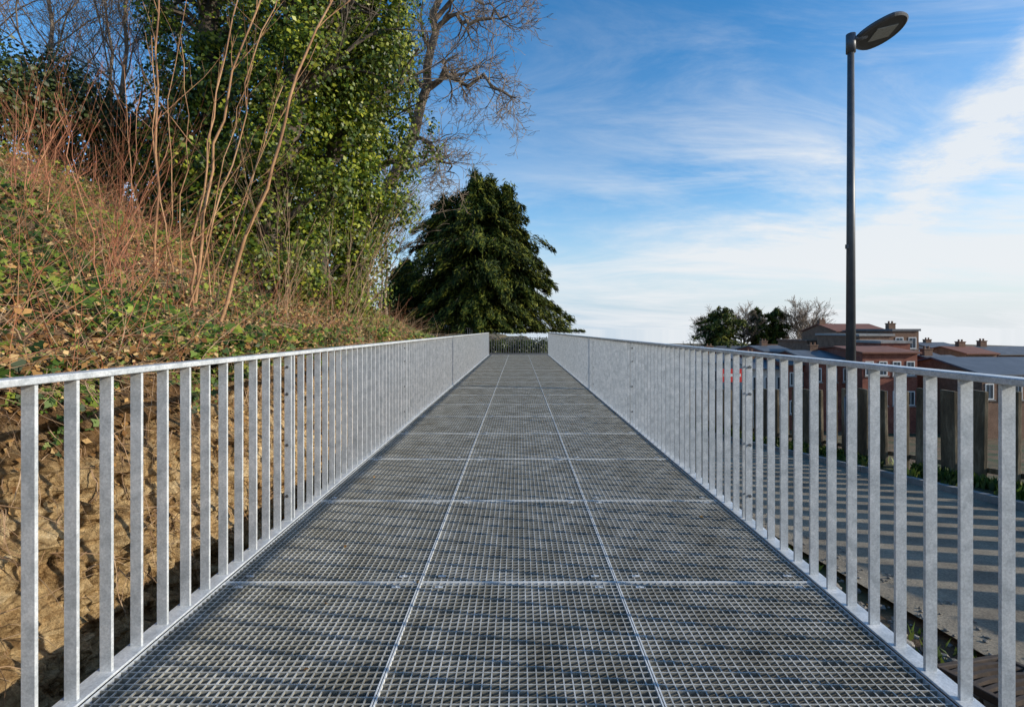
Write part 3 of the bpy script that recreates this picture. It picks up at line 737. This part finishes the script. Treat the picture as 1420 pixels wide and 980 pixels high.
# ------------------------------------------------------------------ town on the right
def house(label, x0, x1, d, depth, eave, ridge, wallm, roofm, rows, cols, zb=-11, chim=1, flat=False, name='house', cat='house', wz=1.3, cpos=None):
    w = x1-x0; root = empty(name, ((x0+x1)/2, d, zb), label, cat)
    e = eave-zb; rg = ridge-zb; hx = w/2
    mb = MB()
    if flat:
        mb.box(-hx,hx,0,depth,0,e)
    else:
        mb.poly([(-hx,0,0),(hx,0,0),(hx,depth,0),(-hx,depth,0),(-hx,0,e),(hx,0,e),(hx,depth,e),(-hx,depth,e),(-hx,depth/2,rg),(hx,depth/2,rg)],
            [(0,3,2,1),(0,1,5,4),(2,3,7,6),(1,2,6,9,5),(3,0,4,8,7),(4,5,9,8),(6,7,8,9)])
    mb.build('wall', wallm, root)
    if flat:
        rf = MB().box(-hx-.15,hx+.15,-.15,depth+.15,e+.003,e+.25).build('roof', roofm, root)
        top = e+.25
    else:
        o = .3; th = .14; sl = (rg-e)/(depth/2)
        A = (-o, e-o*sl+.02); Bp = (depth/2, rg+.02); Cc = (depth+o, e-o*sl+.02)
        pts = []
        for xx in (-hx-.2,hx+.2):
            for (yy,zz) in (A,Bp,Cc): pts.append((xx,yy,zz)); pts.append((xx,yy,zz+th))
        rf = MB().poly(pts, [(0,2,3,1),(2,4,5,3),(6,7,9,8),(8,9,11,10),(1,3,9,7),(3,5,11,9),(0,6,8,2),(2,8,10,4),(0,1,7,6),(4,10,11,5)]).build('roof', roofm, root)
        top = rg
    for c in range(chim):
        cx = lerp(-hx*.7,hx*.7,(c+.5)/max(1,chim)) if cpos is None else hx*cpos
        cy = depth*(.5 if not flat else .4); hh = .7+.5*mn.noise(Vector((x0,d,c)))
        cm = MB().box(cx-.4,cx+.4,cy-.3,cy+.3,top-.5,top+hh).box(cx-.45,cx+.45,cy-.35,cy+.35,top+hh,top+hh+.1)
        for q in (-.2,.2): cm.tube([(cx+q,cy,top+hh+.1),(cx+q,cy,top+hh+.35)], .1, 8)
        cm.build('chimney', M['brown'], rf)
    for r_ in range(rows):
        for c in range(cols):
            wx = lerp(-hx,hx,(c+.5)/cols); z = e-.7-r_*2.7-wz; ww = min(.55,w/cols*.3)
            fr_ = MB().box(wx-ww,wx+ww,-.05,-.003,z,z+wz).build('window', M['white'], root)
            MB().box(wx-ww+.09,wx-.03,-.062,-.052,z+.09,z+wz-.09).box(wx+.03,wx+ww-.09,-.062,-.052,z+.09,z+wz-.09).build('pane', M['glass'], fr_)
            MB().box(wx-ww-.1,wx+ww+.1,-.12,-.052,z-.12,z-.004).build('sill', M['kerb'], fr_)
    return root
def hx_(x, d): return (x-719)*d/F
def hz_(y, d): return HC-(y-457)*d/F
def H2(label, xa, xb, d, ye, yr, wm, rm, rows, cols, depth=9, chim=1, flat=False, **k):
    return house(label, hx_(xa,d), hx_(xb,d), d, depth, hz_(ye,d), hz_(yr,d), M[wm], M[rm], rows, cols, chim=chim, flat=flat, **k)
H2('brown brick block with a flat roof rising above the other roofs', 1238,1274,58,459,459,'brown','slate',2,2,8,1,True,cpos=.4)
H2('wide brown brick block with a low parapet roof right of the lamp post', 1192,1238,56,466,466,'brown','kerb',2,3,8,0,True)
H2('brown brick house with a red tiled roof behind the lamp post', 1160,1232,66,460,450,'brown','tile',1,4,8,1,cpos=-.88)
H2('small red brick annex stepping down in front of the flat-roofed block', 1222,1262,51,476,476,'brick','kerb',1,2,5,0,True)
H2('red brick terraced house with white framed windows right of the lamp post', 1196,1272,46,490,484,'brick','tile',2,4,8,0)
H2('red brick terraced house with white windows left of the lamp post', 1122,1186,48,500,490,'brick','slate',2,3,8,1,cpos=.2)
H2('narrow red brick house left of the white windowed terrace', 1092,1121,49,506,498,'brick','slate',2,2,8,0)
H2('low brick building with a long flat brown roof left of the lamp post', 1120,1160,70,474,472,'brown','brown',1,3,8,1,True)
H2('pale rendered house seen through the right railing above the slab fence', 1040,1090,50,512,502,'render','slate',2,3,8,1)
H2('pale rendered house with slate roof further along the street', 968,1036,55,504,495,'render','slate',2,4,8,1)
H2('low hall with a blue-grey metal roof at the right edge of the photo', 1362,1500,42,520,502,'brown','metalroof',1,7,10,0, name='hall', cat='hall')
H2('small red brick house with slate roof left of the metal-roofed hall', 1318,1360,47,508,497,'brick','slate',2,3,7,1,cpos=-.6)
H2('grey slate-roofed house between the red brick terrace and the small brick house', 1277,1320,56,500,489,'render','slate',2,3,8,0)
H2('wide slate-roofed building behind the metal-roofed hall', 1384,1520,62,492,483,'brown','slate',1,7,7,1,cpos=-.80)
H2('brown brick house with red tiles left of the wide slate-roofed building', 1340,1382,60,491,483,'brown','tile',1,3,7,1,cpos=.3)
H2('small grey gabled building just right of the flat-roofed block', 1296,1340,70,484,477,'render','slate',1,3,8,1)
H2('narrow red brick house between two pale houses', 1060,1100,64,488,482,'brick','slate',2,2,8,1)
H2('low brick house seen through the balusters near the far trees', 905,966,72,490,482,'brick','slate',1,4,8,0)
H2('distant row house with slate roof at the foot of the far pines', 985,1060,85,487,482,'brick','slate',1,4,9,0)
H2('small flat-roofed brown building beneath the distant bare trees', 1080,1135,88,481,479,'brown','brown',1,3,8,0,True)
sg = empty('advertising_sign', px(1015,520,44), 'red sign board on a post seen through the right railing', 'sign')
MB().box(-1.0,1.0,-.05,.05,-.6,.55).build('board', M['sign'], sg)
MB().box(-.75,.75,-.06,-.052,-.12,.12).build('white_band', M['white'], sg)
MB().box(-.07,.07,.052,.15,-7,.5).build('post', M['lamp'], sg)

for (x, d, ytop, r, sd, lb) in ((1000,95,425,4.4,81,'broad dark pine at the left of the distant tree group'),(1051,98,427,1.9,82,'narrow dark pine in the middle of the distant tree group'),(1077,98,427,2.7,83,'dark pine right of the narrow one in the distant tree group')):
    zt = hz_(ytop,d); X = hx_(x,d)
    conifer('pine_tree', lb, (X,d,-10.5), zt+10.5, [(0,r*.7),(.5,r),(.7,r*1.1),(.88,r*.95),(.96,r*.7),(1,.5)], 120, 60, (.4,.9), M['yew'], sd, .25, 'distant trees beyond the houses', .2, z0=.42, rag=.5, rise_=(.1,.4))
for (x, d, ytop, r, sd, lb) in ((1030,100,430,3.8,84,'distant bare tree between the pines'),(1110,96,428,4.0,85,'round-crowned distant bare tree right of the pines'),(1126,102,440,3.0,86,'lower distant bare tree nearest the lamp post'),(982,103,438,3.5,87,'distant bare tree behind the broad pine')):
    zt = hz_(ytop,d); X = hx_(x,d); h = zt+10.5
    bare_tree(lb, [(X,d,-10.5),(X,d,-10.5+h*.4),(X+.3,d,-10.5+h*.62),(X,d,-10.5+h*.8)], .3, 24, M['barkgrey'], lvl=3, kids=(4,5), seed=sd, group='distant trees beyond the houses', cl=r, minr=.04, shrink=.62, up=.04)
bush('distant_shrub','dark ivy-covered shrub between the distant trees and the lamp post','bush',(hx_(1138,86),86),2.6,11.0,60,50,(.3,.6),M['hedge'],88)
bush('distant_shrub','long low dark shrub under the distant bare trees','bush',(hx_(1095,92),92),5.5,9.6,60,90,(.3,.6),M['hedge'],89)
bush('distant_shrub','low dark shrub beneath the broad distant pine','bush',(hx_(1010,90),90),6.5,9.2,60,90,(.3,.6),M['hedge'],90)

# ------------------------------------------------------------------ sky, sun, camera
EL, AZ = R(20.3), R(103)
w = bpy.data.worlds.new('World'); scene.world = w; w.use_nodes = True; nt = w.node_tree
bg = nt.nodes['Background']; bg.inputs['Strength'].default_value = .15
sky = nt.nodes.new('ShaderNodeTexSky'); sky.sky_type = 'NISHITA'; sky.sun_disc = False
sky.sun_elevation = EL; sky.sun_rotation = AZ; sky.air_density = 1.0; sky.dust_density = .5; sky.ozone_density = 2.0
tc = nt.nodes.new('ShaderNodeTexCoord'); sep = nt.nodes.new('ShaderNodeSeparateXYZ'); nt.links.new(tc.outputs['Generated'], sep.inputs[0])
def MA(op, a, b=None, c=None, clamp=False):
    n = nt.nodes.new('ShaderNodeMath'); n.operation = op; n.use_clamp = clamp
    for i, v in enumerate((a,b,c)):
        if v is None: continue
        if isinstance(v,(int,float)): n.inputs[i].default_value = v
        else: nt.links.new(v, n.inputs[i])
    return n.outputs[0]
def MR(v, a, b, c=0, d=1, sm_=True):
    n = nt.nodes.new('ShaderNodeMapRange'); n.interpolation_type = 'SMOOTHSTEP' if sm_ else 'LINEAR'
    n.inputs['From Min'].default_value = a; n.inputs['From Max'].default_value = b; n.inputs['To Min'].default_value = c; n.inputs['To Max'].default_value = d
    nt.links.new(v, n.inputs[0]); return n.outputs[0]
X_, Y_, Z_ = sep.outputs
zz = MA('ADD', MA('MAXIMUM', Z_, 0), .13)
cv = nt.nodes.new('ShaderNodeCombineXYZ'); nt.links.new(MA('DIVIDE',X_,zz), cv.inputs[0]); nt.links.new(MA('DIVIDE',Y_,zz), cv.inputs[1])
def CN(sc, rot, scale, detail, rough, dist, off=(0,0,0)):
    mp = nt.nodes.new('ShaderNodeMapping'); mp.inputs['Scale'].default_value = sc; mp.inputs['Rotation'].default_value = (0,0,rot); mp.inputs['Location'].default_value = off
    nt.links.new(cv.outputs[0], mp.inputs['Vector']); return noise_n(nt, mp.outputs[0], scale, detail, rough, dist)
wisp = MR(CN((.55,1.3,1),R(20),1.5,12,.66,.9,(3,1,0)), .42, .78)
veil = MR(CN((.5,1.0,1),R(-15),.8,10,.64,.7,(8,4,0)), .34, .64)
low = MR(Z_, .10, .48, 1, 0)
right = MR(X_, -.1, .6, 0, 1)
c1 = MA('MULTIPLY', wisp, MA('MULTIPLY', MA('ADD', .16, MA('MULTIPLY', right, .42)), MR(Z_,.3,.62,1,.4)))
c2 = MA('MULTIPLY', veil, MA('MULTIPLY', low, MA('ADD', .45, MA('MULTIPLY',right,.65))))
d1 = Vector((1250-719,F,457-300)).normalized(); d2 = Vector((1425-719,F,457-110)).normalized(); nn = d1.cross(d2).normalized()
dt = nt.nodes.new('ShaderNodeVectorMath'); dt.operation = 'DOT_PRODUCT'; nt.links.new(tc.outputs['Generated'], dt.inputs[0]); dt.inputs[1].default_value = nn
ab = MA('ABSOLUTE', MA('ADD', dt.outputs['Value'], MA('MULTIPLY', MA('SUBTRACT', CN((1,1,1),0,2.5,10,.7,0),.5), .13)))
streak = MA('MULTIPLY', MR(ab, 0, .065, 1, 0), MA('MULTIPLY', MR(X_, .48,.66,0,1), MA('MULTIPLY', .85, MR(CN((1,1,1),0,5,10,.7,.5),.3,.6,.45,1))))
haze = MR(Z_, 0, .30, .93, 0)
f = MA('ADD', c1, MA('ADD', c2, streak), None, True)
f = MA('MINIMUM', MA('MAXIMUM', f, 0), .92)
sat = nt.nodes.new('ShaderNodeHueSaturation'); sat.inputs['Saturation'].default_value = 1.38; sat.inputs['Value'].default_value = 1.4
nt.links.new(sky.outputs[0], sat.inputs['Color'])
hz = mixc(nt, (3.1,4.2,5.4), (4.6,5.1,5.6), right)
cc = mixc(nt, sat.outputs[0], hz, haze)
cc = mixc(nt, cc, (5.6,5.8,6.0), f)
nt.links.new(cc, bg.inputs['Color'])
sd = bpy.data.lights.new('sun', 'SUN'); sd.energy = 5.0; sd.angle = R(.53); sd.color = (1,.92,.78)
so = bpy.data.objects.new('sun', sd); COL.objects.link(so)
sv = Vector((math.sin(AZ)*math.cos(EL), math.cos(AZ)*math.cos(EL), math.sin(EL)))
so.rotation_euler = (-sv).to_track_quat('-Z','Y').to_euler(); so.location = (20,-5,20)
cam = bpy.data.cameras.new('camera'); co = bpy.data.objects.new('camera', cam); COL.objects.link(co)
co.location = (0,0,HC); co.rotation_euler = (R(90),0,0)
cam.sensor_width = 36; cam.lens = 36*F/1420; cam.shift_x = -9/1420; cam.shift_y = -33/1420
cam.clip_start = .05; cam.clip_end = 6000
scene.camera = co
scene.view_settings.view_transform = 'Standard'; scene.view_settings.look = 'None'; scene.view_settings.exposure = 0
